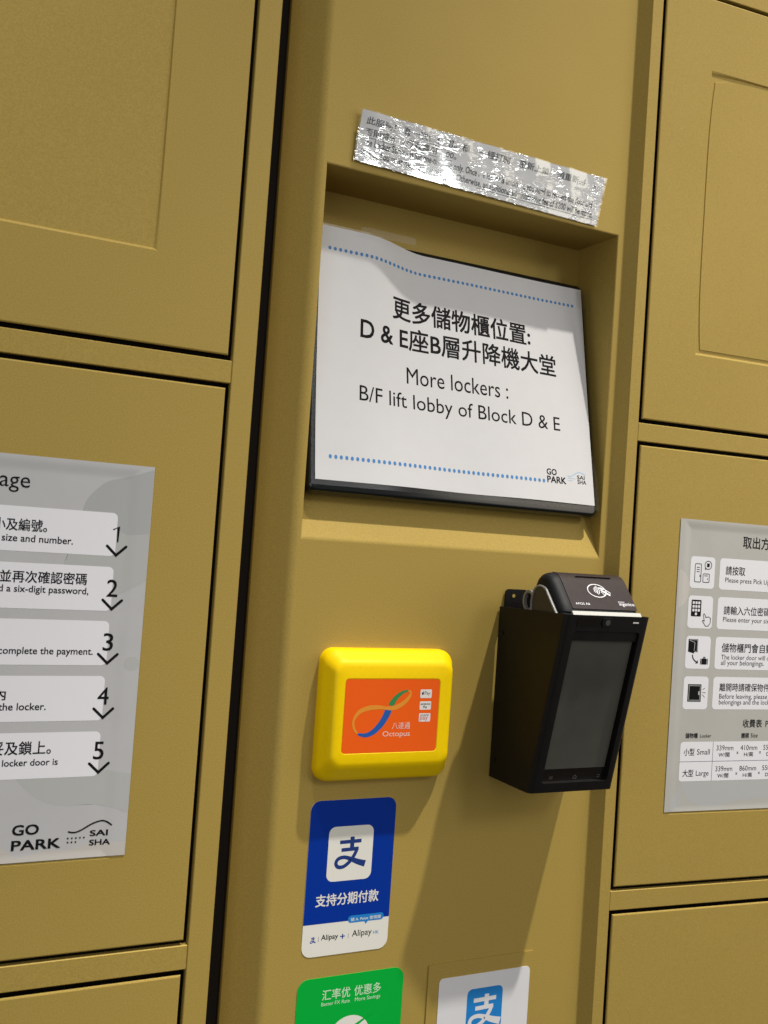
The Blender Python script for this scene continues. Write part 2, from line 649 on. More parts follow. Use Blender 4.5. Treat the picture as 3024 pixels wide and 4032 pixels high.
# ------------------------------------------------------------------ monitor and the laminated notice
P0 = Vector((0.0095, 0.0, 0.0496))
UP = Vector((0, 0.043, 0.2184)).normalized()
OUT = Vector((0, -UP.z, UP.y))
PH = 0.2226


def flat_sheet(name, u0, u1, v0, v1, m, parent, place):
    o = shape_obj(name, [rect(u0, u1, v0, v1)], m, parent, place, 0.0)
    o.data.polygons.foreach_set('use_smooth', [True] * len(o.data.polygons))
    return o



def bulge(u, v):
    s = 1 - sstep(0.045, 0.112, u + 0.10 * (0.2226 - v))
    b = 0.0185 * s * max(0.0, v / PH) ** 1.8
    b += 0.0022 * math.sin(math.pi * max(0, min(1, u / 0.29))) * max(0.0, 1 - v / 0.09) ** 2 * (0.5 - 0.5 * math.cos(u * 43))
    b += 0.0006 * math.sin(u * 31 + v * 17)
    return b


def PM(u, v, off):                            # monitor plane, flat
    q = P0 + Vector((u, 0, 0)) + UP * v + OUT * off
    return tuple(q)


def PP(u, v, off):                            # sheet of paper, lifted at its top left corner
    return PM(u, v, off + 0.0016 + bulge(u, v))


CUTS[PP] = ([0.006 * k for k in range(1, 50)], [0.008 * k for k in range(1, 28)])
monitor = thing('monitor', 'thin black monitor leaning back in the column recess behind the white notice', 'monitor',
                tuple(P0 + Vector((0.146, 0.0, -0.008))))
bm = bmesh.new()
loops = []
for off, e in ((-0.013, 0.004), (-0.0125, 0.0015), (-0.011, 0.0), (-0.0035, 0.0), (-0.0015, 0.0008), (-0.0004, 0.0026)):
    loops.append([(x, off, z) for x, z in rr_loop(-0.0065 + e, 0.2968 - e, -0.0098 + e, 0.2285 - e, 0.006, 5)])
loft(bm, loops)
bmesh.ops.recalc_face_normals(bm, faces=bm.faces[:])
from_bm('bezel', bm, bezel_black, monitor, lambda x, y, z: PM(x, z, y), True)
shape_obj('screen', [rect(0.006, 0.285, 0.008, 0.214)], glass_black, monitor, PM, 0.0003)

notice = thing('paper_notice', 'laminated white notice about more lockers, taped over the monitor, lifting at top left', 'notice',
               tuple(P0))


def sheet(name, u0, u1, v0, v1, nu, nv, m, parent, place, off, smooth=True):
    vs = [(u0 + (u1 - u0) * i / nu, off, v0 + (v1 - v0) * j / nv) for i in range(nu + 1) for j in range(nv + 1)]
    fs = [(i * (nv + 1) + j, (i + 1) * (nv + 1) + j, (i + 1) * (nv + 1) + j + 1, i * (nv + 1) + j + 1)
          for i in range(nu) for j in range(nv)]
    bm = bmesh.new()
    bv = [bm.verts.new(v) for v in vs]
    for f in fs:
        bm.faces.new([bv[i] for i in f])
    o = from_bm(name, bm, m, parent, lambda x, y, z: place(x, z, y))
    if smooth:
        o.data.polygons.foreach_set('use_smooth', [True] * len(o.data.polygons))
    return o


flat_sheet('sheet', -0.0015, 0.2925, 0.0, PH, paper, notice, PP)
sheet('laminate_film', -0.0050, 0.2985, -0.0045, PH + 0.002, 60, 40, film_mat, notice, PP, -0.0005)
for a0, a1, b0, b1 in ((0.2845, 0.3030, 0.2010, 0.2200), (0.0350, 0.0900, 0.2190, 0.2262)):
    shape_obj('clear_tape', [rr_loop(a0, a1, b0, b1, 0.003, 4)], tab_mat, notice, PM, 0.0240 if a0 < 0.1 else 0.0040)
T = 0.00008
text('chinese_heading', '更多儲物櫃位置:', 0.0744, 0.2266, 0.1546, 0.1745, ink, notice, PP, T, 0.022, '國', -0.012)
text('chinese_heading', 'D & E座B層升降機大堂', 0.0400, 0.2555, 0.1282, 0.1484, ink, notice, PP, T, 0.018, '國', -0.014)
text('english_line', 'More lockers :', 0.0889, 0.1975, 0.0960, 0.1112, ink, notice, PP, T, 0.0, 'M', -0.005)
text('english_line', 'B/F lift lobby of Block D & E', 0.0399, 0.2565, 0.0734, 0.0868, ink, notice, PP, T, 0.0, 'B', -0.012)
n = 54
shape_obj('dotted_border', [disc(0.0075 + (0.2806 - 0.0075) * k / (n - 1), 0.2035 + 0.0 * k, 0.00155, 0.00165, 10) for k in range(n)], blue_ink, notice, PP, T)
n = 44
shape_obj('dotted_border', [disc(0.0123 + (0.2330 - 0.0123) * k / (n - 1), 0.0206 - 0.0012 * k / (n - 1), 0.00150, 0.0019, 10) for k in range(n)], blue_ink, notice, PP, T)
text('logo_lettering', 'GO', 0.2370, 0.2486, 0.0260, 0.0318, ink, notice, PP, T, 0.030)
text('logo_lettering', 'PARK', 0.2372, 0.2593, 0.0184, 0.0246, ink, notice, PP, T, 0.030)
text('logo_lettering', 'SAI', 0.2732, 0.2823, 0.0247, 0.0284, ink, notice, PP, T, 0.020)
text('logo_lettering', 'SHA', 0.2734, 0.2838, 0.0200, 0.0240, ink, notice, PP, T, 0.020)
shape_obj('logo_wave', stroke_polys(catmull([(0.2617, 0.0268), (0.2655, 0.0265), (0.2710, 0.0296), (0.2766, 0.0316), (0.2836, 0.0294)]), 0.0009), pale_ink, notice, PP, T)
shape_obj('logo_lines', [rect(0.2617, 0.2707, 0.0243, 0.0249), rect(0.2617, 0.2675, 0.0222, 0.0228)], pale_ink, notice, PP, T)

# ------------------------------------------------------------------ taped strip above the bay
strip = thing('taped_strip', 'paper strip under crinkled glinting clear tape above the screen bay', 'notice', (0.155, 0, 0.3227))
c00, c10, c01, c11 = (Vector(p) for p in ((0.0231, -0.0030, 0.3236), (0.2828, -0.0020, 0.3194), (0.0263, -0.0062, 0.3670), (0.2890, -0.0042, 0.3662)))


def PT(u, v, off):
    a = c00.lerp(c10, u)
    b = c01.lerp(c11, u)
    # the strip sags away from the wall with slight ripples
    t = max(0.0, v) ** 1.5
    q = a.lerp(b, v)
    q.y = a.y + (b.y - a.y) * t + 0.0006 * math.sin(u * 40 + v * 3) * v
    return (q.x, q.y - off, q.z)


CUTS[PT] = ([k / 24 for k in range(1, 24)], [k / 8 for k in range(1, 8)])
flat_sheet('strip', 0, 1, 0, 1, paper, strip, PT)
K = 0.2594
text('chinese_line', '此服務只為一次性使用。櫃門一經打開及重新上鎖，須重新付款。', 0.02, 0.965, 0.745, 0.885, ink, strip, PT, 0.00006, 0.012, '國')
text('chinese_line', '否則將收取行政費用$200。', 0.02, 0.37, 0.53, 0.665, ink, strip, PT, 0.00006, 0.012, '國')
text('english_line', 'The Locker Service is for one-time use only. Once the locker is unlocked, you need to reopen the door and', 0.02, 0.965, 0.335, 0.465, ink, strip, PT, 0.00006, 0.022, 'T')
text('english_line', 'lock it. You must make a new payment. Otherwise, an additional administrative fee of $200 will be made.', 0.02, 0.975, 0.14, 0.27, ink, strip, PT, 0.00006, 0.022, 'T')
for a, b, z in ((0.02, 0.36, 0.485), (0.47, 0.975, 0.095), (0.25, 0.36, 0.70)):
    n = int((b - a) / 0.01)
    shape_obj('underline', [rect(a + (b - a) * k / n, a + (b - a) * (k + 1) / n, z, z + 0.011) for k in range(n)], ink, strip, PT, 0.00006)
sheet('clear_tape', -0.006, 1.004, -0.02, 1.01, 130, 24, tape_mat, strip, PT, 0.0009)

# ------------------------------------------------------------------ yellow card reader
reader = thing('card_reader', 'yellow rounded card reader with orange label on the column', 'card reader', (0.085, 0, -0.2))
bm = bmesh.new()
loops = []
X0, X1, Z0, Z1 = 0.0238, 0.1497, -0.2026, -0.0906
for y, ix, it, ib, r in ((0.0, 0, 0, 0, 0.012), (-0.006, 0.0002, 0.0002, 0.0004, 0.0122), (-0.0085, 0.0006, 0.0006, 0.0012, 0.0125), (-0.0105, 0.0016, 0.0016, 0.0026, 0.0125), (-0.0125, 0.0028, 0.0034, 0.005, 0.0122),
                         (-0.0165, 0.0045, 0.0062, 0.0095, 0.0115), (-0.0195, 0.0062, 0.0085, 0.013, 0.0105), (-0.0208, 0.0074, 0.0098, 0.0148, 0.0098), (-0.0216, 0.0092, 0.0115, 0.0168, 0.009), (-0.0220, 0.0115, 0.0135, 0.019, 0.008)):
    loops.append([(x, y, z) for x, z in rr_loop(X0 + ix, X1 - ix, Z0 + ib, Z1 - it, r, 8)])
# recess rim for the label
lx0, lx1, lz0, lz1 = 0.0397, 0.1298, -0.1759, -0.1143
loops.append([(x, -0.0222, z) for x, z in rr_loop(lx0 - .0006, lx1 + .0006, lz0 - .0006, lz1 + .0006, 0.0036, 8)])
loops.append([(x, -0.0217, z) for x, z in rr_loop(lx0 - .0001, lx1 + .0001, lz0 - .0001, lz1 + .0001, 0.0033, 8)])
loft(bm, loops)
bmesh.ops.recalc_face_normals(bm, faces=bm.faces[:])
from_bm('housing', bm, yellow, reader, smooth=True)


def PO(x, z, off):
    return (x, -0.0220 - off, z)


label_plate = shape_obj('label_plate', [rr_loop(lx0, lx1, lz0, lz1, 0.003, 6)], orange, reader, PO, 0.0)
LT = 0.00008
org = catmull([(0.0535, -0.1598), (0.0500, -0.1555), (0.0490, -0.1490), (0.0535, -0.1420), (0.0620, -0.1386), (0.0714, -0.1380),
               (0.0803, -0.1388), (0.0880, -0.1382), (0.0960, -0.1340), (0.1010, -0.1285), (0.1012, -0.1252), (0.0990, -0.1241)], 6)
m_ = len(org)
wd = [0.0006 + 0.0036 * math.sin(math.pi * min(1, max(0, k / (m_ - 1)))) ** .55 * (0.55 + .45 * abs(math.cos(2.9 * math.pi * k / (m_ - 1)))) for k in range(m_)]
shape_obj('ribbon_logo', stroke_polys(org, wd), amber, label_plate, PO, LT)
grn = catmull([(0.0996, -0.1240), (0.0945, -0.1252), (0.0888, -0.1290), (0.0850, -0.1335), (0.0832, -0.1368)], 6)
shape_obj('ribbon_logo', stroke_polys(grn, [0.0006 + 0.0052 * (k / (len(grn) - 1)) ** .7 for k in range(len(grn))]), green_print, label_plate, PO, LT * .7)
blu = catmull([(0.0812, -0.1400), (0.0790, -0.1455), (0.0745, -0.1525), (0.0680, -0.1585), (0.0610, -0.1612), (0.0535, -0.1600)], 6)
shape_obj('ribbon_logo', stroke_polys(blu, [0.0006 + 0.0060 * (1 - k / (len(blu) - 1)) ** .45 for k in range(len(blu))]), blue_print, label_plate, PO, LT * .7)
text('lettering', '八達通', 0.0855, 0.1030, -0.1566, -0.1510, pink_white, label_plate, PO, LT, 0.0, '國')
text('lettering', 'Octopus', 0.0770, 0.1032, -0.1626, -0.1582, pink_white, label_plate, PO, LT, 0.004, 'O')
for z0, z1 in ((-0.1305, -0.1231), (-0.1405, -0.1333), (-0.1507, -0.1435)):
    shape_obj('badge', [rr_loop(0.1111, 0.1223, z0, z1, 0.0008, 3)], badge_white, label_plate, PO, 0.00005)
text('lettering', 'Pay', 0.1152, 0.1206, -0.1276, None, ink, label_plate, PO, 0.00010, 0.0)
shape_obj('mark', [disc(0.1135, -0.1266, 0.0010, 0.0012, 10), disc(0.1138, -0.1251, 0.0004, 0.0004, 6)], ink, label_plate, PO, 0.00010)
text('lettering', 'SAMSUNG', 0.1119, 0.1215, -0.1364, -0.1350, ink, label_plate, PO, 0.00010, 0.02)
text('lettering', 'Pay', 0.1148, 0.1184, -0.1390, None, ink, label_plate, PO, 0.00010, 0.02)
text('lettering', 'HUAWEI', 0.1125, 0.1207, -0.1459, -0.1444, ink, label_plate, PO, 0.00010, 0.0)
text('lettering', 'pay', 0.1121, 0.1199, -0.1490, None, red_print, label_plate, PO, 0.00010, 0.0)

# ------------------------------------------------------------------ terminal holder (black sheet-metal sleeve)
holder = thing('terminal_holder', 'matt black tapered metal holder bolted to the column', 'holder', (0.246, 0, -0.206))
HX0, HX1 = 0.2004, 0.2919
FB = Vector((0, -0.0641, -0.2064))
FT = Vector((0, -0.1014, -0.0489))
VV = (FT - FB).normalized()
NN = Vector((0, -VV.z, VV.y))                # outward normal of the sloping front
FH = (FT - FB).length


def PH_(u, v, off):                           # front plane of the holder
    q = Vector((HX0, 0, 0)) + FB + Vector((u, 0, 0)) + VV * v + NN * off
    return tuple(q)


bm = bmesh.new()
# side profile (y, z) of the sleeve, near side and far side, with rounded vertical edges at the front
WD = HX1 - HX0
rf = 0.005


def ring(v, yb, zb):
    """horizontal section: back at wall, front on the sloping plane, front corners rounded"""
    pts = [(HX0, yb, zb)]
    f = Vector(PH_(0, v, 0))
    fy, fz = f.y, f.z
    for k in range(6):
        a = math.radians(90 * k / 5)
        pts.append((HX0 + rf - rf * math.cos(a), fy + rf - rf * math.sin(a), fz))
    for k in range(6):
        a = math.radians(90 * k / 5)
        pts.append((HX1 - rf + rf * math.sin(a), fy + rf - rf * math.cos(a), fz))
    pts.append((HX1, yb, zb))
    return pts


# outer shell as a grid in v, front face left open for the window
ys = [ring(FH * t, -0.0015, -0.2054 + (-0.0505 + 0.2054) * t) for t in (0.0, 0.25, 0.5, 0.75, 1.0)]
R_ = [[bm.verts.new(p) for p in rg] for rg in ys]
m_ = len(R_[0])
for A, B in zip(R_, R_[1:]):
    for i in range(m_ - 1):
        if i == 6:
            continue                           # front handled below
        bm.faces.new((A[i], A[i + 1], B[i + 1], B[i]))
bm.faces.new(R_[0])                            # bottom
# front frame with its window
ou = [(R_[0][6].co, R_[0][7].co), (R_[-1][6].co, R_[-1][7].co)]
fr = [R_[k][6] for k in range(5)]
fl = [R_[k][7] for k in range(5)]
wu0, wu1, wv0, wv1 = 0.0112, 0.0824, 0.0086, 0.1476
outer = fr + fl[::-1]
win = [bm.verts.new(PH_(x, z, 0)) for x, z in rr_loop(wu0, wu1, wv0, wv1, 0.003, 4)]
winb = [bm.verts.new(PH_(x, z, -0.0042)) for x, z in rr_loop(wu0, wu1, wv0, wv1, 0.003, 4)]
for i in range(len(win)):
    bm.faces.new((win[i], winb[i], winb[(i + 1) % len(win)], win[(i + 1) % len(win)]))
# bridge outer loop and window with a triangle fill
oe = []
loop_v = outer
for i in range(len(loop_v)):
    a, b = loop_v[i], loop_v[(i + 1) % len(loop_v)]
    e = bm.edges.get((a, b)) or bm.edges.new((a, b))
    oe.append(e)
for i in range(len(win)):
    oe.append(bm.edges.get((win[i], win[(i + 1) % len(win)])))
bmesh.ops.triangle_fill(bm, use_beauty=True, use_dissolve=False, edges=oe)
# inner wall: a second, smaller skin so the open top shows thickness
inn = []
for t in (1.0, 0.86):
    rg = ring(FH * t, -0.0015, -0.2054 + (-0.0505 + 0.2054) * t)
    cx = (HX0 + HX1) / 2
    inn.append([bm.verts.new((cx + (p[0] - cx) * (1 - 0.0024 / WD * 2), p[1] + (0.0016 if p[1] < -0.01 else 0), p[2])) for p in rg])
for A, B in zip(inn, inn[1:]):
    for i in range(m_ - 1):
        bm.faces.new((A[i], A[i + 1], B[i + 1], B[i]))
for i in range(m_ - 1):
    bm.faces.new((R_[-1][i], R_[-1][i + 1], inn[0][i + 1], inn[0][i]))
bmesh.ops.recalc_face_normals(bm, faces=bm.faces[:])
from_bm('sleeve', bm, case_black, holder, smooth=True)
bm = bmesh.new()
bm_plate(bm, rr_loop(0.2052, 0.2300, -0.062, -0.0342, 0.004, 4), -0.0030, -0.0012)
tab = from_bm('mounting_tab', bm, case_black, holder)
shape_obj('screw_hole', [disc(0.2138, -0.0403, 0.0017, None, 14)], gold, tab, lambda x, z, o: (x, -0.0031 - o, z), 0.0002)
for z in (-0.074, -0.189):
    bm = bmesh.new()
    bmesh.ops.create_cone(bm, cap_ends=True, segments=14, radius1=0.0022, radius2=0.0018, depth=0.001,
                          matrix=Matrix.Translation((HX0 - 0.0004, -0.008, z)) @ Matrix.Rotation(math.pi / 2, 4, 'Y'))
    from_bm('screw', bm, plastic_black, holder, smooth=True)
shape_obj('slot', [rr_loop(0.0125, 0.0365, 0.1518, 0.1590, 0.0012, 3)], glass_black, holder, PH_, 0.0003)
bm = bmesh.new()
bm_plate(bm, rr_loop(0.0385, 0.0505, 0.1526, 0.1600, 0.0030, 5), 0.0012, 0.0)
clip = from_bm('camera_hole', bm, plastic_black, holder, lambda x, y, z: PH_(x, z, y), True)
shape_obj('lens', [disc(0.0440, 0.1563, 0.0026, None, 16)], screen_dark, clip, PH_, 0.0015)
shape_obj('light_slot', [rr_loop(0.0722, 0.0786, 0.1559, 0.1573, 0.0005, 3)], badge_white, holder, PH_, 0.0003)

# ------------------------------------------------------------------ payment terminal inside the holder
term = thing('payment_terminal', 'dark payment terminal with contactless symbol standing in the black holder', 'payment terminal', (0.246, -0.05, -0.2))
bm = bmesh.new()
bm_box(bm, HX0 + 0.004, HX1 - 0.004, -0.0142, -0.0050, 0.004, FH - 0.002, 0.0015, 2)
from_bm('body', bm, plastic_black, term, lambda x, y, z: PH_(x - HX0, z, y), True)
shape_obj('front_glass', [rr_loop(0.0075, 0.0860, 0.0062, 0.1512, 0.002, 3)], glass_black, term, PH_, -0.0044)
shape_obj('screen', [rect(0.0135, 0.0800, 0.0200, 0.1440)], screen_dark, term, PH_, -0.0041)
bz = 0.0118
shape_obj('menu_button', [rect(0.0212, 0.0252, bz - .0012, bz - .0004), rect(0.0212, 0.0252, bz + .0004, bz + .0012)], dim_mark, term, PH_, -0.0040)
shape_obj('home_button', stroke_polys([(0.0472, bz - .0014), (0.0472, bz + .0002), (0.0490, bz + .0016), (0.0508, bz + .0002), (0.0508, bz - .0014)], 0.0008, True), dim_mark, term, PH_, -0.0040)
shape_obj('back_button', stroke_polys([(0.0730, bz + .0010), (0.0760, bz + .0010), (0.0766, bz), (0.0760, bz - .0012), (0.0735, bz - .0012)], 0.0008), dim_mark, term, PH_, -0.0040)
# printer cover: profile (y, z), extruded along x with rounded shoulders
prof = [(-0.0440, -0.0700), (-0.0452, -0.0420), (-0.0458, -0.0330)] + \
       [(-0.0585 + 0.0127 * math.cos(math.radians(a)), -0.0302 + 0.0146 * math.sin(math.radians(a))) for a in (170, 0)][:0]
prof = [(-0.0440, -0.0700), (-0.0450, -0.0420), (-0.0457, -0.0320), (-0.0472, -0.0250), (-0.0505, -0.0195), (-0.0545, -0.0165),
        (-0.0585, -0.0155), (-0.0630, -0.0158), (-0.0672, -0.0173), (-0.0705, -0.0200), (-0.0735, -0.0234), (-0.0800, -0.0315),
        (-0.0860, -0.0390), (-0.0905, -0.0446), (-0.0917, -0.0470), (-0.0900, -0.0520), (-0.0820, -0.0640), (-0.0700, -0.0720)]
cy, cz = -0.066, -0.045
bm = bmesh.new()
BX0, BX1 = 0.2036, 0.2882
sh = [(0.0, 0.0078), (0.0006, 0.0052), (0.0018, 0.0032), (0.0035, 0.0018), (0.0060, 0.0007), (0.0095, 0.0)]
xs = [(BX0 + a, b) for a, b in sh] + [(BX1 - a, b) for a, b in sh[::-1]]


def shrink(p, d):
    v = Vector((p[0] - cy, p[1] - cz))
    l = v.length
    v *= max(0.0, (l - d)) / l
    return (cy + v.x, cz + v.y)


loft(bm, [[(x, *shrink(p, d)) for p in prof] for x, d in xs])
bmesh.ops.recalc_face_normals(bm, faces=bm.faces[:])
head = from_bm('printer_cover', bm, plastic_black, term, smooth=True)
# brown plate following the cover from behind the crest down the slope
pp = [(-0.0590, -0.0150), (-0.0632, -0.0153), (-0.0675, -0.0168), (-0.0709, -0.0196), (-0.0739, -0.0230), (-0.0804, -0.0311), (-0.0864, -0.0386), (-0.0910, -0.0442)]
vs, fs = [], []
for x in (0.2146, 0.2850):
    for y, z in pp:
        vs.append((x, y, z))
for y, z in [(y + 0.0006, z - 0.0006) for y, z in pp]:
    vs.append((0.2146, y, z))
for y, z in [(y + 0.0006, z - 0.0006) for y, z in pp]:
    vs.append((0.2850, y, z))
k = len(pp)
for i in range(k - 1):
    fs += [(i, i + 1, k + i + 1, k + i), (i, i + 1, 2 * k + i + 1, 2 * k + i), (k + i, k + i + 1, 3 * k + i + 1, 3 * k + i)]
pydata('cover_plate', vs, fs, brown_plate, term, smooth=True)
SA, SB = Vector((0, -0.0739, -0.0230)), Vector((0, -0.0910, -0.0442))
SV = (SA - SB).normalized()
SN = Vector((0, -SV.z, SV.y))


def PS(x, w, off):                            # sloping plate of the printer cover
    return tuple(Vector((x, 0, 0)) + SB + SV * w + SN * (off + 0.0002))


shape_obj('paper_slot', [rr_loop(0.2312, 0.2705, -0.0011, 0.0009, 0.0008, 3)], glass_black, term,
          lambda x, z, o: (x, -0.0692 - z * 0.75 - o * .6, -0.0180 + z * 0.66 + o * .8), 0.0004)
cw, cx = 0.0195, 0.2485
shape_obj('contactless_symbol', stroke_polys(disc(cx, cw, 0.0098, 0.0068, 36), 0.0009, True)
          + sum((stroke_polys([(cx - 0.0052 + r * math.cos(a), cw + 0.0006 + r * .75 * math.sin(a)) for a in [math.radians(-48 + 12 * q) for q in range(9)]], 0.0008) for r in (0.0028, 0.0045, 0.0062, 0.0079)), [])
          + [[(cx + 0.0035, cw + 0.0012), (cx + 0.0050, cw - 0.0006), (cx + 0.0125, cw - 0.0052), (cx + 0.0135, cw - 0.0036), (cx + 0.0066, cw + 0.0008)],
             [(cx + 0.0022, cw + 0.0036), (cx + 0.0060, cw + 0.0036), (cx + 0.0090, cw + 0.0020), (cx + 0.0072, cw + 0.0012), (cx + 0.0035, cw + 0.0020)],
             stroke_polys([(cx + 0.0088, cw + 0.0020), (cx + 0.0142, cw - 0.0022)], 0.0009)[0],
             stroke_polys([(cx + 0.0040, cw - 0.0010), (cx + 0.0070, cw - 0.0044), (cx + 0.0100, cw - 0.0060)], 0.0008)[0]],
          white_print, term, PS, 0.0001)
text('lettering', 'APOS A8', 0.2192, 0.2345, 0.0040, 0.0062, white_print, term, PS, 0.0001, 0.01)
text('lettering', 'ingenico', 0.2672, 0.2838, 0.0046, None, white_print, term, PS, 0.0001, 0.01)
shape_obj('rule_mark', [rect(0.2668, 0.2740, 0.0082, 0.0087)], white_print, term, PS, 0.0001)
# silver trim strip under the plate
vs = []
fs = []
for x in (0.2130, 0.2872):
    vs += [(x, -0.0921, -0.0462), (x, -0.0952, -0.0502), (x, -0.0946, -0.0512), (x, -0.0900, -0.0480)]
fs = [(0, 1, 5, 4), (1, 2, 6, 5), (2, 3, 7, 6), (3, 0, 4, 7), (0, 1, 2, 3), (4, 5, 6, 7)]
pydata('silver_trim', vs, fs, silver, term)
# grey teardrop band on the side of the cover
band = catmull([(-0.0490, -0.0560), (-0.0478, -0.0490), (-0.0477, -0.0405), (-0.0508, -0.0318), (-0.0560, -0.0281), (-0.0620, -0.0280), (-0.0672, -0.0300),
                (-0.0705, -0.0335), (-0.0760, -0.0400), (-0.0830, -0.0480), (-0.0880, -0.0540)], 6)
shape_obj('side_panel', [band], side_grey, term, lambda x, z, o: (BX0 - 0.0010 - o, x, z), 0.0)
bm = bmesh.new()
rings = []
for (y, z), (y2, z2) in zip(band, band[1:] + [(2 * band[-1][0] - band[-2][0], 2 * band[-1][1] - band[-2][1])]):
    d = Vector((0, y2 - y, z2 - z)).normalized()
    nrm = Vector((0, -d.z, d.y))
    rings.append([Vector((BX0 - 0.0006, y, z)) + nrm * (0.0011 * math.cos(a)) + Vector((-0.0016 * math.sin(a), 0, 0)) for a in [2 * math.pi * q / 8 for q in range(8)]])
loft(bm, rings)
bmesh.ops.recalc_face_normals(bm, faces=bm.faces[:])
from_bm('side_band', bm, grey_ring, term, smooth=True)
# paper roll housing behind the cover
bm = bmesh.new()
arc = [(-0.0395 + 0.0085 * math.cos(math.radians(a)), -0.0420 + 0.0095 * math.sin(math.radians(a))) for a in range(0, 360, 20)]
loft(bm, [[(x, y, z) for y, z in arc] for x in (0.2075, 0.2855)])
bmesh.ops.recalc_face_normals(bm, faces=bm.faces[:])
from_bm('rear_hinge', bm, plastic_black, term, smooth=True)
bm = bmesh.new()
inner = [(-0.0395 + 0.0062 * math.cos(math.radians(a)), -0.0420 + 0.0072 * math.sin(math.radians(a))) for a in range(0, 360, 20)]
loft(bm, [[(0.2078, y, z) for y, z in inner], [(0.2044, y, z) for y, z in inner], [(0.2044, y, z) for y, z in arc], [(0.2078, y, z) for y, z in arc]], False, False)
bmesh.ops.recalc_face_normals(bm, faces=bm.faces[:])
from_bm('hinge_ring', bm, grey_ring, term, smooth=True)

# ------------------------------------------------------------------ stickers on the column
def zhi(parent, x0, x1, z0, z1, m, place, off, weight=1.0, name='character_logo'):
    """the looped character mark, drawn as strokes inside a box"""
    w, h = x1 - x0, z1 - z0

    def q(pts):
        return [(x0 + a * w, z0 + b * h) for a, b in pts]
    k = w * 0.105 * weight
    P = stroke_polys(q([(0.53, 1.0), (0.53, 0.62)]), k * 1.25)
    P += stroke_polys(q([(0.14, 0.845), (0.82, 0.855)]), k)
    P += stroke_polys(q([(0.20, 0.60), (0.745, 0.615)]), k)
    P += stroke_polys(catmull(q([(0.70, 0.63), (0.64, 0.46), (0.50, 0.24), (0.30, 0.08), (0.12, 0.08), (0.05, 0.20), (0.12, 0.33), (0.30, 0.37), (0.52, 0.30), (0.74, 0.20), (0.98, 0.12)]), 6),
                      [k * (1.0 if i < 44 else 1.0 + 0.8 * (i - 44) / 16) for i in range(61)])
    return shape_obj(name, P, m, parent, place, off)


def sticker(name, label, x0, x1, z0, z1, r, m, y=0.0, cat='sticker'):
    t = thing(name, label, cat, ((x0 + x1) / 2, -y, z0))
    bm = bmesh.new()
    bm_plate(bm, rr_loop(x0, x1, z0, z1, r, 6), -0.00045 - y, -0.00003 - y)
    f = from_bm('vinyl', bm, m, t)
    return t


SO = 0.00054
bs = sticker('payment_sticker', 'blue and white rounded payment sticker below the yellow reader', 0.0258, 0.1066, -0.3500, -0.2196, 0.0085, cream)
top = [p for p in rr_loop(0.0258, 0.1066, -0.3500, -0.2196, 0.0085, 6) if p[1] > -0.30]
shape_obj('blue_field', [[(0.1066, -0.3229)] + top + [(0.0258, -0.3229)]], deep_blue, bs, PF, 0.00049)
shape_obj('logo_tile', [rr_loop(0.0440, 0.0862, -0.2884, -0.2423, 0.0062, 6)], cream, bs, PF, SO)
zhi(bs, 0.0506, 0.0803, -0.2785, -0.2515, navy, PF, SO + .00005)
text('slogan', '支持分期付款', 0.0358, 0.0948, -0.3085, -0.2990, cream, bs, PF, SO, 0.022, '國')
shape_obj('speech_bubble', [rr_loop(0.0673, 0.1013, -0.3248, -0.3188, 0.0028, 5), [(0.0828, -0.3247), (0.0862, -0.3247), (0.0845, -0.3272)]], sky_blue, bs, PF, SO)
text('small_lettering', '儲 A. Point 當現錢', 0.0697, 0.0986, -0.3236, -0.3208, cream, bs, PF, SO + .00005, 0.01, '國')
zhi(bs, 0.0332, 0.0383, -0.3384, -0.3332, deep_blue, PF, SO, 1.1)
for x in (0.0406, 0.0683):
    shape_obj('divider', [rect(x, x + 0.0003, -0.3377, -0.3336)], rule_grey, bs, PF, SO)
text('brand_lettering', 'Alipay', 0.0432, 0.0588, -0.3366, None, ink, bs, PF, SO, 0.012)
shape_obj('plus_mark', [rect(0.0627, 0.0636, -0.3375, -0.3334), rect(0.0608, 0.0653, -0.3357, -0.3349)], deep_blue, bs, PF, SO)
text('brand_lettering', 'Alipay', 0.0720, 0.0907, -0.3366, None, ink, bs, PF, SO, 0.004)
text('brand_lettering', 'HK', 0.0922, 0.0976, -0.3366, None, sky_blue, bs, PF, SO, -0.005)

gs = sticker('payment_sticker', 'green payment sticker at the bottom edge, under the blue one', 0.0248, 0.1253, -0.530, -0.3683, 0.0095, green)
text('slogan', '汇率优', 0.0479, 0.0740, -0.3876, -0.3793, mint, gs, PF, SO, 0.006, '国')
text('slogan', '优惠多', 0.0779, 0.1034, -0.3876, -0.3793, mint, gs, PF, SO, 0.006, '国')
text('small_lettering', 'Better FX Rate', 0.0476, 0.0742, -0.3922, None, mint, gs, PF, SO)
text('small_lettering', 'More Savings', 0.0790, 0.1033, -0.3922, None, mint, gs, PF, SO)
cut = [(0.0640, -0.4185), (0.0735, -0.4150), (0.0960, -0.4035), (0.0960, -0.4050), (0.0735, -0.4185)]
shape_obj('bubble_logo', [disc(0.0758, -0.4195, 0.0185, 0.0160, 36)], cream, gs, PF, SO)
shape_obj('tick_mark', [cut], green, gs, PF, SO + .00005)

ws = sticker('payment_sticker', 'white payment sticker with bright blue tile on the small cover plate', 0.1618, 0.2598, -0.530, -0.3840, 0.0045, vinyl_white, 0.0011)


def PW(x, z, off):
    return (x, -0.0011 - off, z)


shape_obj('logo_tile', [rr_loop(0.1922, 0.2306, -0.4370, -0.3974, 0.0052, 6)], sky_blue, ws, PW, 0.00050)
zhi(ws, 0.1945, 0.2300, -0.4335, -0.4035, vinyl_white, PW, 0.00056, 1.0)

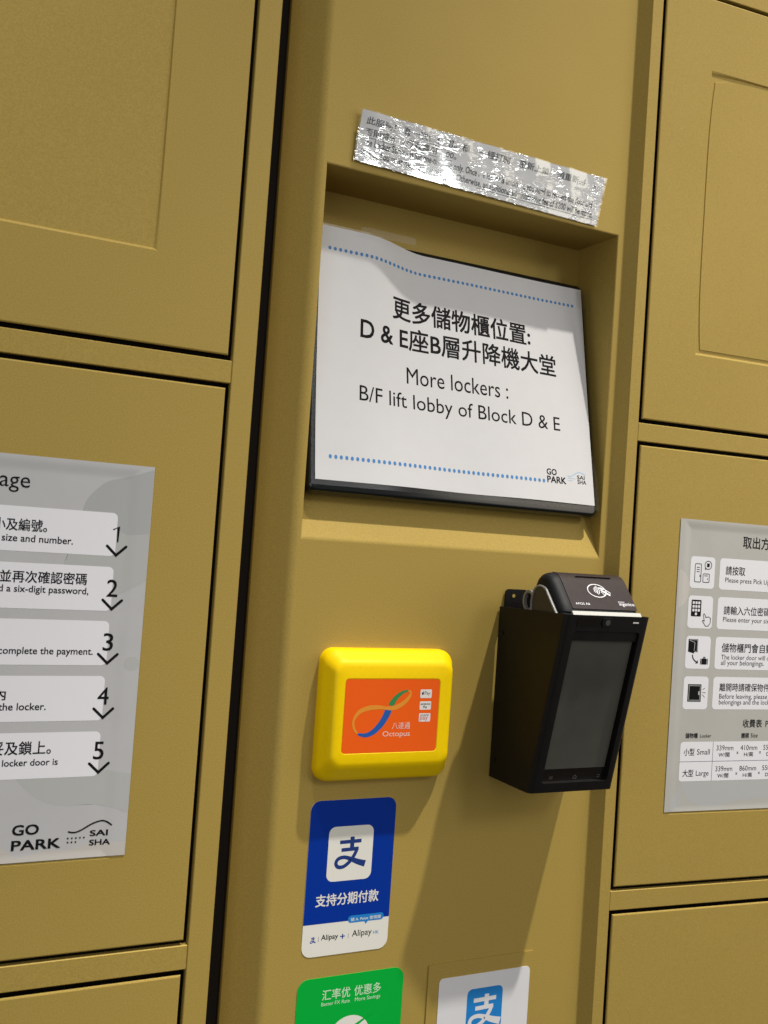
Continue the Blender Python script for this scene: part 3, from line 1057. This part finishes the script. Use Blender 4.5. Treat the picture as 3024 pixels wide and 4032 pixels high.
# ------------------------------------------------------------------ poster on the left door
def drape(place, x0, x1, z0, z1):
    def f(x, z, off):
        return place(x, z, 0.0007 + off - inset_depth(x, z, x0, x1, z0, z1))
    st = [0.0011 * k for k in range(-2, 10)]
    CUTS[f] = ([x0 + q for q in st] + [x1 - q for q in st], [z0 + q for q in st] + [z1 - q for q in st])
    return f


lp = thing('instruction_poster', 'grey poster with five numbered white steps on the left locker door', 'poster', (-0.237, 0.0, -0.252))
LP = drape(PL, -0.338, -0.1235, -0.2740, 0.0466)
flat_sheet('backing', -0.352, -0.1112, -0.2718, 0.0504, grey_card, lp, LP)
shape_obj('wave_pattern', [catmull([(-0.1116, 0.0480), (-0.1240, 0.0432), (-0.1355, 0.0393), (-0.1470, 0.0360), (-0.1546, 0.0309), (-0.1640, 0.0200), (-0.1676, 0.0095)], 5) + catmull([(-0.1676, 0.0095), (-0.150, 0.0020), (-0.135, -0.010), (-0.1116, -0.006)], 5)], grey_dark, lp, LP, 0.00003)
shape_obj('wave_pattern', [catmull([(-0.1690, 0.0095), (-0.1740, -0.0160), (-0.1785, -0.0337), (-0.1900, -0.0560), (-0.1700, -0.0640), (-0.1400, -0.0600), (-0.1116, -0.0450)], 5) + [(-0.1116, -0.006), (-0.130, -0.008), (-0.150, 0.0020)]], grey_mid, lp, LP, 0.00006)
shape_obj('wave_pattern', [catmull([(-0.2080, -0.2000), (-0.1911, -0.2175), (-0.1766, -0.2263), (-0.1622, -0.2290), (-0.1399, -0.2290), (-0.1249, -0.2323), (-0.1116, -0.2372)], 5) + [(-0.1116, -0.205), (-0.1380, -0.2000)]], grey_mid, lp, LP, 0.00003)
shape_obj('wave_pattern', [disc(-0.1180, -0.1140, 0.0064, 0.0058, 22)], grey_mid, lp, LP, 0.00003)
wv = [(-0.352, -0.2560), (-0.300, -0.2560)] + catmull([(-0.2550, -0.2560), (-0.2150, -0.2580), (-0.1950, -0.2680), (-0.1760, -0.2640), (-0.1550, -0.2640), (-0.1400, -0.2600), (-0.1116, -0.2610)], 5)
shape_obj('wave_pattern', [[(a[0], -0.2716), (b[0], -0.2716), b, a] for a, b in zip(wv, wv[1:])], grey_light, lp, LP, 0.00003)
for z0, z1 in ((-0.0258, 0.0097), (-0.0710, -0.0348), (-0.1156, -0.0793), (-0.1606, -0.1243), (-0.2060, -0.1695)):
    shape_obj('step_box', [rr_loop(-0.332, -0.1385, z0, z1, 0.0042, 5)], white_print, lp, LP, 0.00010)
PO_ = 0.00018
text('title', 'Storage', -0.2640, -0.2097, 0.0246, None, ink, lp, LP, PO_)
text('chinese_line', '小及編號。', -0.2345, -0.1940, -0.0098, -0.0006, ink, lp, LP, PO_, 0.018, '國')
text('english_line', 'size and number.', -0.2275, -0.1730, -0.0182, None, ink, lp, LP, PO_, 0.018)
text('chinese_line', '並再次確認密碼', -0.2268, -0.1596, -0.0506, -0.0416, ink, lp, LP, PO_, 0.018, '國')
text('english_line', 'and a six-digit password,', -0.2342, -0.1576, -0.0580, None, ink, lp, LP, PO_, 0.018)
text('english_line', 'complete the payment.', -0.2232, -0.1502, -0.1070, None, ink, lp, LP, PO_, 0.018)
text('chinese_line', '內', -0.2238, -0.2150, -0.1435, -0.1350, ink, lp, LP, PO_, 0.018, '國')
text('english_line', 'inside the locker.', -0.2405, -0.1838, -0.1515, None, ink, lp, LP, PO_, 0.018)
text('chinese_line', '妥及鎖上。', -0.2228, -0.1771, -0.1868, -0.1768, ink, lp, LP, PO_, 0.018, '國')
text('english_line', 'the locker door is', -0.2258, -0.1710, -0.1956, None, ink, lp, LP, PO_, 0.018)
for k, (s, x0, x1, z0, z1) in enumerate((('1', -0.1411, -0.1365, -0.0142, -0.0006), ('2', -0.1429, -0.1341, -0.0592, -0.0452), ('3', -0.1425, -0.1344, -0.1036, -0.0893),
                                         ('4', -0.1434, -0.1345, -0.1476, -0.1337), ('5', -0.1432, -0.1350, -0.1924, -0.1780))):
    zt = (-0.0264, -0.0708, -0.1152, -0.1598, -0.2044)[k]
    xa = -0.1377 - 0.0001 * k
    cp = [(xa - 0.0078, zt + 0.0088), (xa, zt + 0.0014), (xa + 0.0078, zt + 0.0088)]
    shape_obj('arrow', stroke_polys(cp, 0.0022) + [disc(cp[0][0], cp[0][1], 0.0011), disc(cp[2][0], cp[2][1], 0.0011)], ink, lp, LP, PO_)
    if s == '1':
        shape_obj('numeral', stroke_polys([(x0 - 0.0004, z0 + 0.0100), (x1 - 0.0007, z1 - 0.0008), (x1 - 0.0007, z0)], 0.0012), ink, lp, LP, PO_)
        continue
    text('numeral', s, x0, x1, z0, z1, ink, lp, LP, PO_, 0.008)
text('logo_lettering', 'GO', -0.2014, -0.1816, -0.2503, -0.2424, ink, lp, LP, PO_, 0.03)
text('logo_lettering', 'PARK', -0.2012, -0.1640, -0.2622, -0.2546, ink, lp, LP, PO_, 0.03)
text('logo_lettering', 'SAI', -0.1407, -0.1266, -0.2546, -0.2500, ink, lp, LP, PO_, 0.03)
text('logo_lettering', 'SHA', -0.1407, -0.1243, -0.2622, -0.2577, ink, lp, LP, PO_, 0.03)
shape_obj('logo_wave', stroke_polys(catmull([(-0.1585, -0.2500), (-0.1534, -0.2509), (-0.1480, -0.2492), (-0.1400, -0.2448), (-0.1327, -0.2426), (-0.1280, -0.2436), (-0.1237, -0.2465)]), 0.00125), ink, lp, LP, PO_)
shape_obj('logo_dots', [disc(-0.1582 + 0.0032 * k, -0.2554, 0.00075, None, 8) for k in range(5)] + [disc(-0.1581 + 0.0031 * k, -0.2586, 0.00075, None, 8) for k in range(3)], ink, lp, LP, PO_)

# ------------------------------------------------------------------ poster on the right door
rp = thing('instruction_poster', 'grey poster with pictograms and price table on the right locker door', 'poster', (0.51, -0.01, -0.248))
RP = drape(PR, 0.4820, 0.7025, -0.2740, 0.0466)
flat_sheet('backing', 0.4747, 0.7100, -0.2712, 0.0499, grey_warm, rp, RP)
shape_obj('wave_pattern', [[(x, z) for x, z in disc(0.4700, -0.0270, 0.0222, 0.0228, 40) if x > 0.4752]], grey_light, rp, RP, 0.00003)
shape_obj('wave_pattern', [catmull([(0.4955, -0.2300), (0.4985, -0.2480), (0.5060, -0.2590), (0.5200, -0.2655), (0.5400, -0.2665), (0.5623, -0.2640), (0.5900, -0.2600), (0.6400, -0.2600)], 6) + [(0.6400, -0.2300)]], grey_mid, rp, RP, 0.00003)
shape_obj('wave_pattern', [[(0.4800, -0.2700), (0.4870, -0.2698), (0.4990, -0.2640), (0.4955, -0.2450), (0.4935, -0.2400)]], grey_mid, rp, RP, 0.00006)
for k in range(5):
    shape_obj('fine_curve', stroke_polys(catmull([(0.4880 + 0.0055 * k, 0.0480), (0.4945 + 0.0052 * k, 0.0330), (0.5040 + 0.0042 * k, 0.0170), (0.5120 + .003 * k, 0.0060)], 5), 0.0005), grey_light, rp, RP, 0.00006)
for z0, z1 in ((-0.0257, 0.0094), (-0.0700, -0.0341), (-0.1147, -0.0786), (-0.1594, -0.1232)):
    shape_obj('picture_box', [rr_loop(0.4917, 0.5251, z0, z1, 0.0042, 5)], white_print, rp, RP, 0.00010)
    shape_obj('step_box', [rr_loop(0.5318, 0.6950, z0, z1, 0.0042, 5)], white_print, rp, RP, 0.00010)
shape_obj('table_box', [rr_loop(0.4922, 0.6950, -0.2385, -0.1952, 0.0036, 5)], white_print, rp, RP, 0.00010)
shape_obj('table_rule', [rect(0.5362, 0.5368, -0.2385, -0.1952), rect(0.4922, 0.6950, -0.2173, -0.2167)], rule_grey, rp, RP, 0.00014)
text('title', '取出方法', 0.5625, 0.6130, 0.0222, 0.0352, ink, rp, RP, PO_, 0.012, '國')
zk = dict(m=ink, parent=rp, place=RP, off=PO_)
text('chinese_line', '請按取', 0.5402, 0.5674, -0.0090, 0.0004, weight=0.012, ref='國', **zk)
text('english_line', 'Please press Pick Up', 0.5402, 0.6035, -0.0172, None, **zk)
text('chinese_line', '請輸入六位密碼', 0.5405, 0.6060, -0.0535, -0.0444, weight=0.012, ref='國', **zk)
text('english_line', 'Please enter your six', 0.5402, 0.6060, -0.0614, None, **zk)
text('chinese_line', '儲物櫃門會自動', 0.5408, 0.6130, -0.0955, -0.0859, weight=0.012, ref='國', **zk)
text('english_line', 'The locker door will open', 0.5405, 0.6200, -0.1035, None, **zk)
text('english_line', 'all your belongings.', 0.5406, 0.6016, -0.1098, None, **zk)
text('chinese_line', '離開時請確保物件', 0.5408, 0.6110, -0.1392, -0.1306, weight=0.012, ref='國', **zk)
text('english_line', 'Before leaving, please', 0.5409, 0.6089, -0.1474, None, **zk)
text('english_line', 'belongings and the locker', 0.5409, 0.6195, -0.1538, None, **zk)
text('table_heading', '收費表', 0.5765, 0.6035, -0.1797, -0.1710, weight=0.012, ref='國', **zk)
text('table_heading', 'P', 0.6088, 0.6128, -0.1790, -0.1722, **zk)
text('table_heading', '儲物櫃', 0.4980, 0.5146, -0.1911, -0.1858, weight=0.02, ref='國', **zk)
text('table_heading', 'Locker', 0.5178, 0.5330, -0.1905, None, **zk)
text('table_heading', '體積', 0.5752, 0.5858, -0.1915, -0.1862, weight=0.02, ref='國', **zk)
text('table_heading', 'Size', 0.5884, 0.5984, -0.1908, None, **zk)
for zo, zh, en, hh in ((0.0, '小型', 'Small', '410mm'), (-0.0232, '大型', 'Large', '860mm')):
    text('table_text', zh, 0.4970, 0.5114, -0.2104 + zo, -0.2028 + zo, weight=0.012, ref='國', **zk)
    text('table_text', en, 0.5150, 0.5324, -0.2094 + zo, None, **zk)
    text('table_text', '339mm', 0.5413, 0.5649, -0.2050 + zo, None, **zk)
    text('table_text', 'W/闊', 0.5446, 0.5599, -0.2124 + zo, -0.2074 + zo, weight=0.012, ref='國', **zk)
    text('table_text', 'x', 0.5696, 0.5724, -0.2092 + zo, None, weight=0.01, **zk)
    text('table_text', hh, 0.5749, 0.5988, -0.2050 + zo, None, **zk)
    text('table_text', 'H/高', 0.5803, 0.5933, -0.2124 + zo, -0.2074 + zo, weight=0.012, ref='國', **zk)
    text('table_text', 'x', 0.6017, 0.6045, -0.2092 + zo, None, weight=0.01, **zk)
    text('table_text', '550mm', 0.6074, 0.6310, -0.2050 + zo, None, **zk)
    text('table_text', 'D/深', 0.6124, 0.6260, -0.2124 + zo, -0.2074 + zo, weight=0.012, ref='國', **zk)


def picto(polys, m=ink, off=PO_):
    return shape_obj('pictogram', polys, m, rp, RP, off)


def outline(pts, w):
    return stroke_polys(pts, w, True)


# locker pair and speech bubble
picto(outline(rr_loop(0.4980, 0.5063, -0.0188, 0.0013, 0.0010, 3), 0.0008) + outline(rr_loop(0.5093, 0.5178, -0.0188, -0.0094, 0.0010, 3), 0.0008)
      + [rect(0.5003, 0.5042, z, z + .0008) for z in (-0.0030, -0.0054, -0.0078)] + [rect(0.5045, 0.5055, -0.0132, -0.0108), rect(0.5110, 0.5155, -0.0120, -0.0112), rect(0.5152, 0.5161, -0.0160, -0.0142)]
      + outline(disc(0.5157, 0.0003, 0.0046, 0.0046, 22), 0.0008) + [[(0.5118, -0.0022), (0.5140, -0.0038), (0.5112, -0.0052)], rect(0.5139, 0.5175, -0.0017, 0.0023)])
# keypad and pointing hand
picto([rr_loop(0.4958, 0.5092, -0.0570, -0.0386, 0.0010, 3)])
picto([rr_loop(0.4974 + 0.0037 * i, 0.5001 + 0.0037 * i, -0.0433 - 0.0041 * j, -0.0404 - 0.0041 * j, 0.0004, 2) for i in range(3) for j in range(3)] + [rr_loop(0.5011, 0.5039, -0.0556, -0.0528, 0.0006, 2)], white_print, PO_ + .00006)
picto(outline([(0.5140, -0.0596), (0.5126, -0.0548), (0.5136, -0.0536), (0.5148, -0.0545), (0.5162, -0.0575), (0.5205, -0.0570), (0.5228, -0.0588), (0.5226, -0.0640), (0.5200, -0.0672), (0.5165, -0.0674), (0.5140, -0.0645), (0.5117, -0.0618), (0.5126, -0.0608), (0.5145, -0.0618)], 0.0008))
# open door, arrow and suitcase
picto([rect(0.4948, 0.5078, -0.0963, -0.0821), [(0.4960, -0.0963), (0.5030, -0.0963), (0.5030, -0.0980)],
       rr_loop(0.5136, 0.5208, -0.1099, -0.1033, 0.0006, 2), rect(0.5121, 0.5131, -0.1097, -0.1035), rect(0.5213, 0.5223, -0.1097, -0.1035)] + outline(rect(0.5159, 0.5185, -0.1034, -0.1018), 0.0007)
      + stroke_polys(catmull([(0.5010, -0.0992), (0.5018, -0.1028), (0.5045, -0.1058), (0.5068, -0.1072)], 5), 0.0014) + [[(0.5054, -0.1092), (0.5092, -0.1086), (0.5084, -0.1050)]])
picto(stroke_polys([(0.4962, -0.0835), (0.5035, -0.0858), (0.5030, -0.0950)], 0.0006) + stroke_polys([(0.4962, -0.0829), (0.5070, -0.0829), (0.5070, -0.0955), (0.5040, -0.0955)], 0.0005), grey_mid, PO_ + .00006)
# closed door with light rays
picto([rect(0.4976, 0.5157, -0.1510, -0.1318)] + stroke_polys([(0.5176, -0.1378), (0.5205, -0.1358)], 0.0006) + stroke_polys([(0.5178, -0.1408), (0.5220, -0.1412)], 0.0006) + stroke_polys([(0.5176, -0.1432), (0.5208, -0.1462)], 0.0006))
picto(outline(rect(0.4992, 0.5142, -0.1494, -0.1334), 0.0006) + [rect(0.5118, 0.5136, -0.1436, -0.1396)], grey_mid, PO_ + .00006)
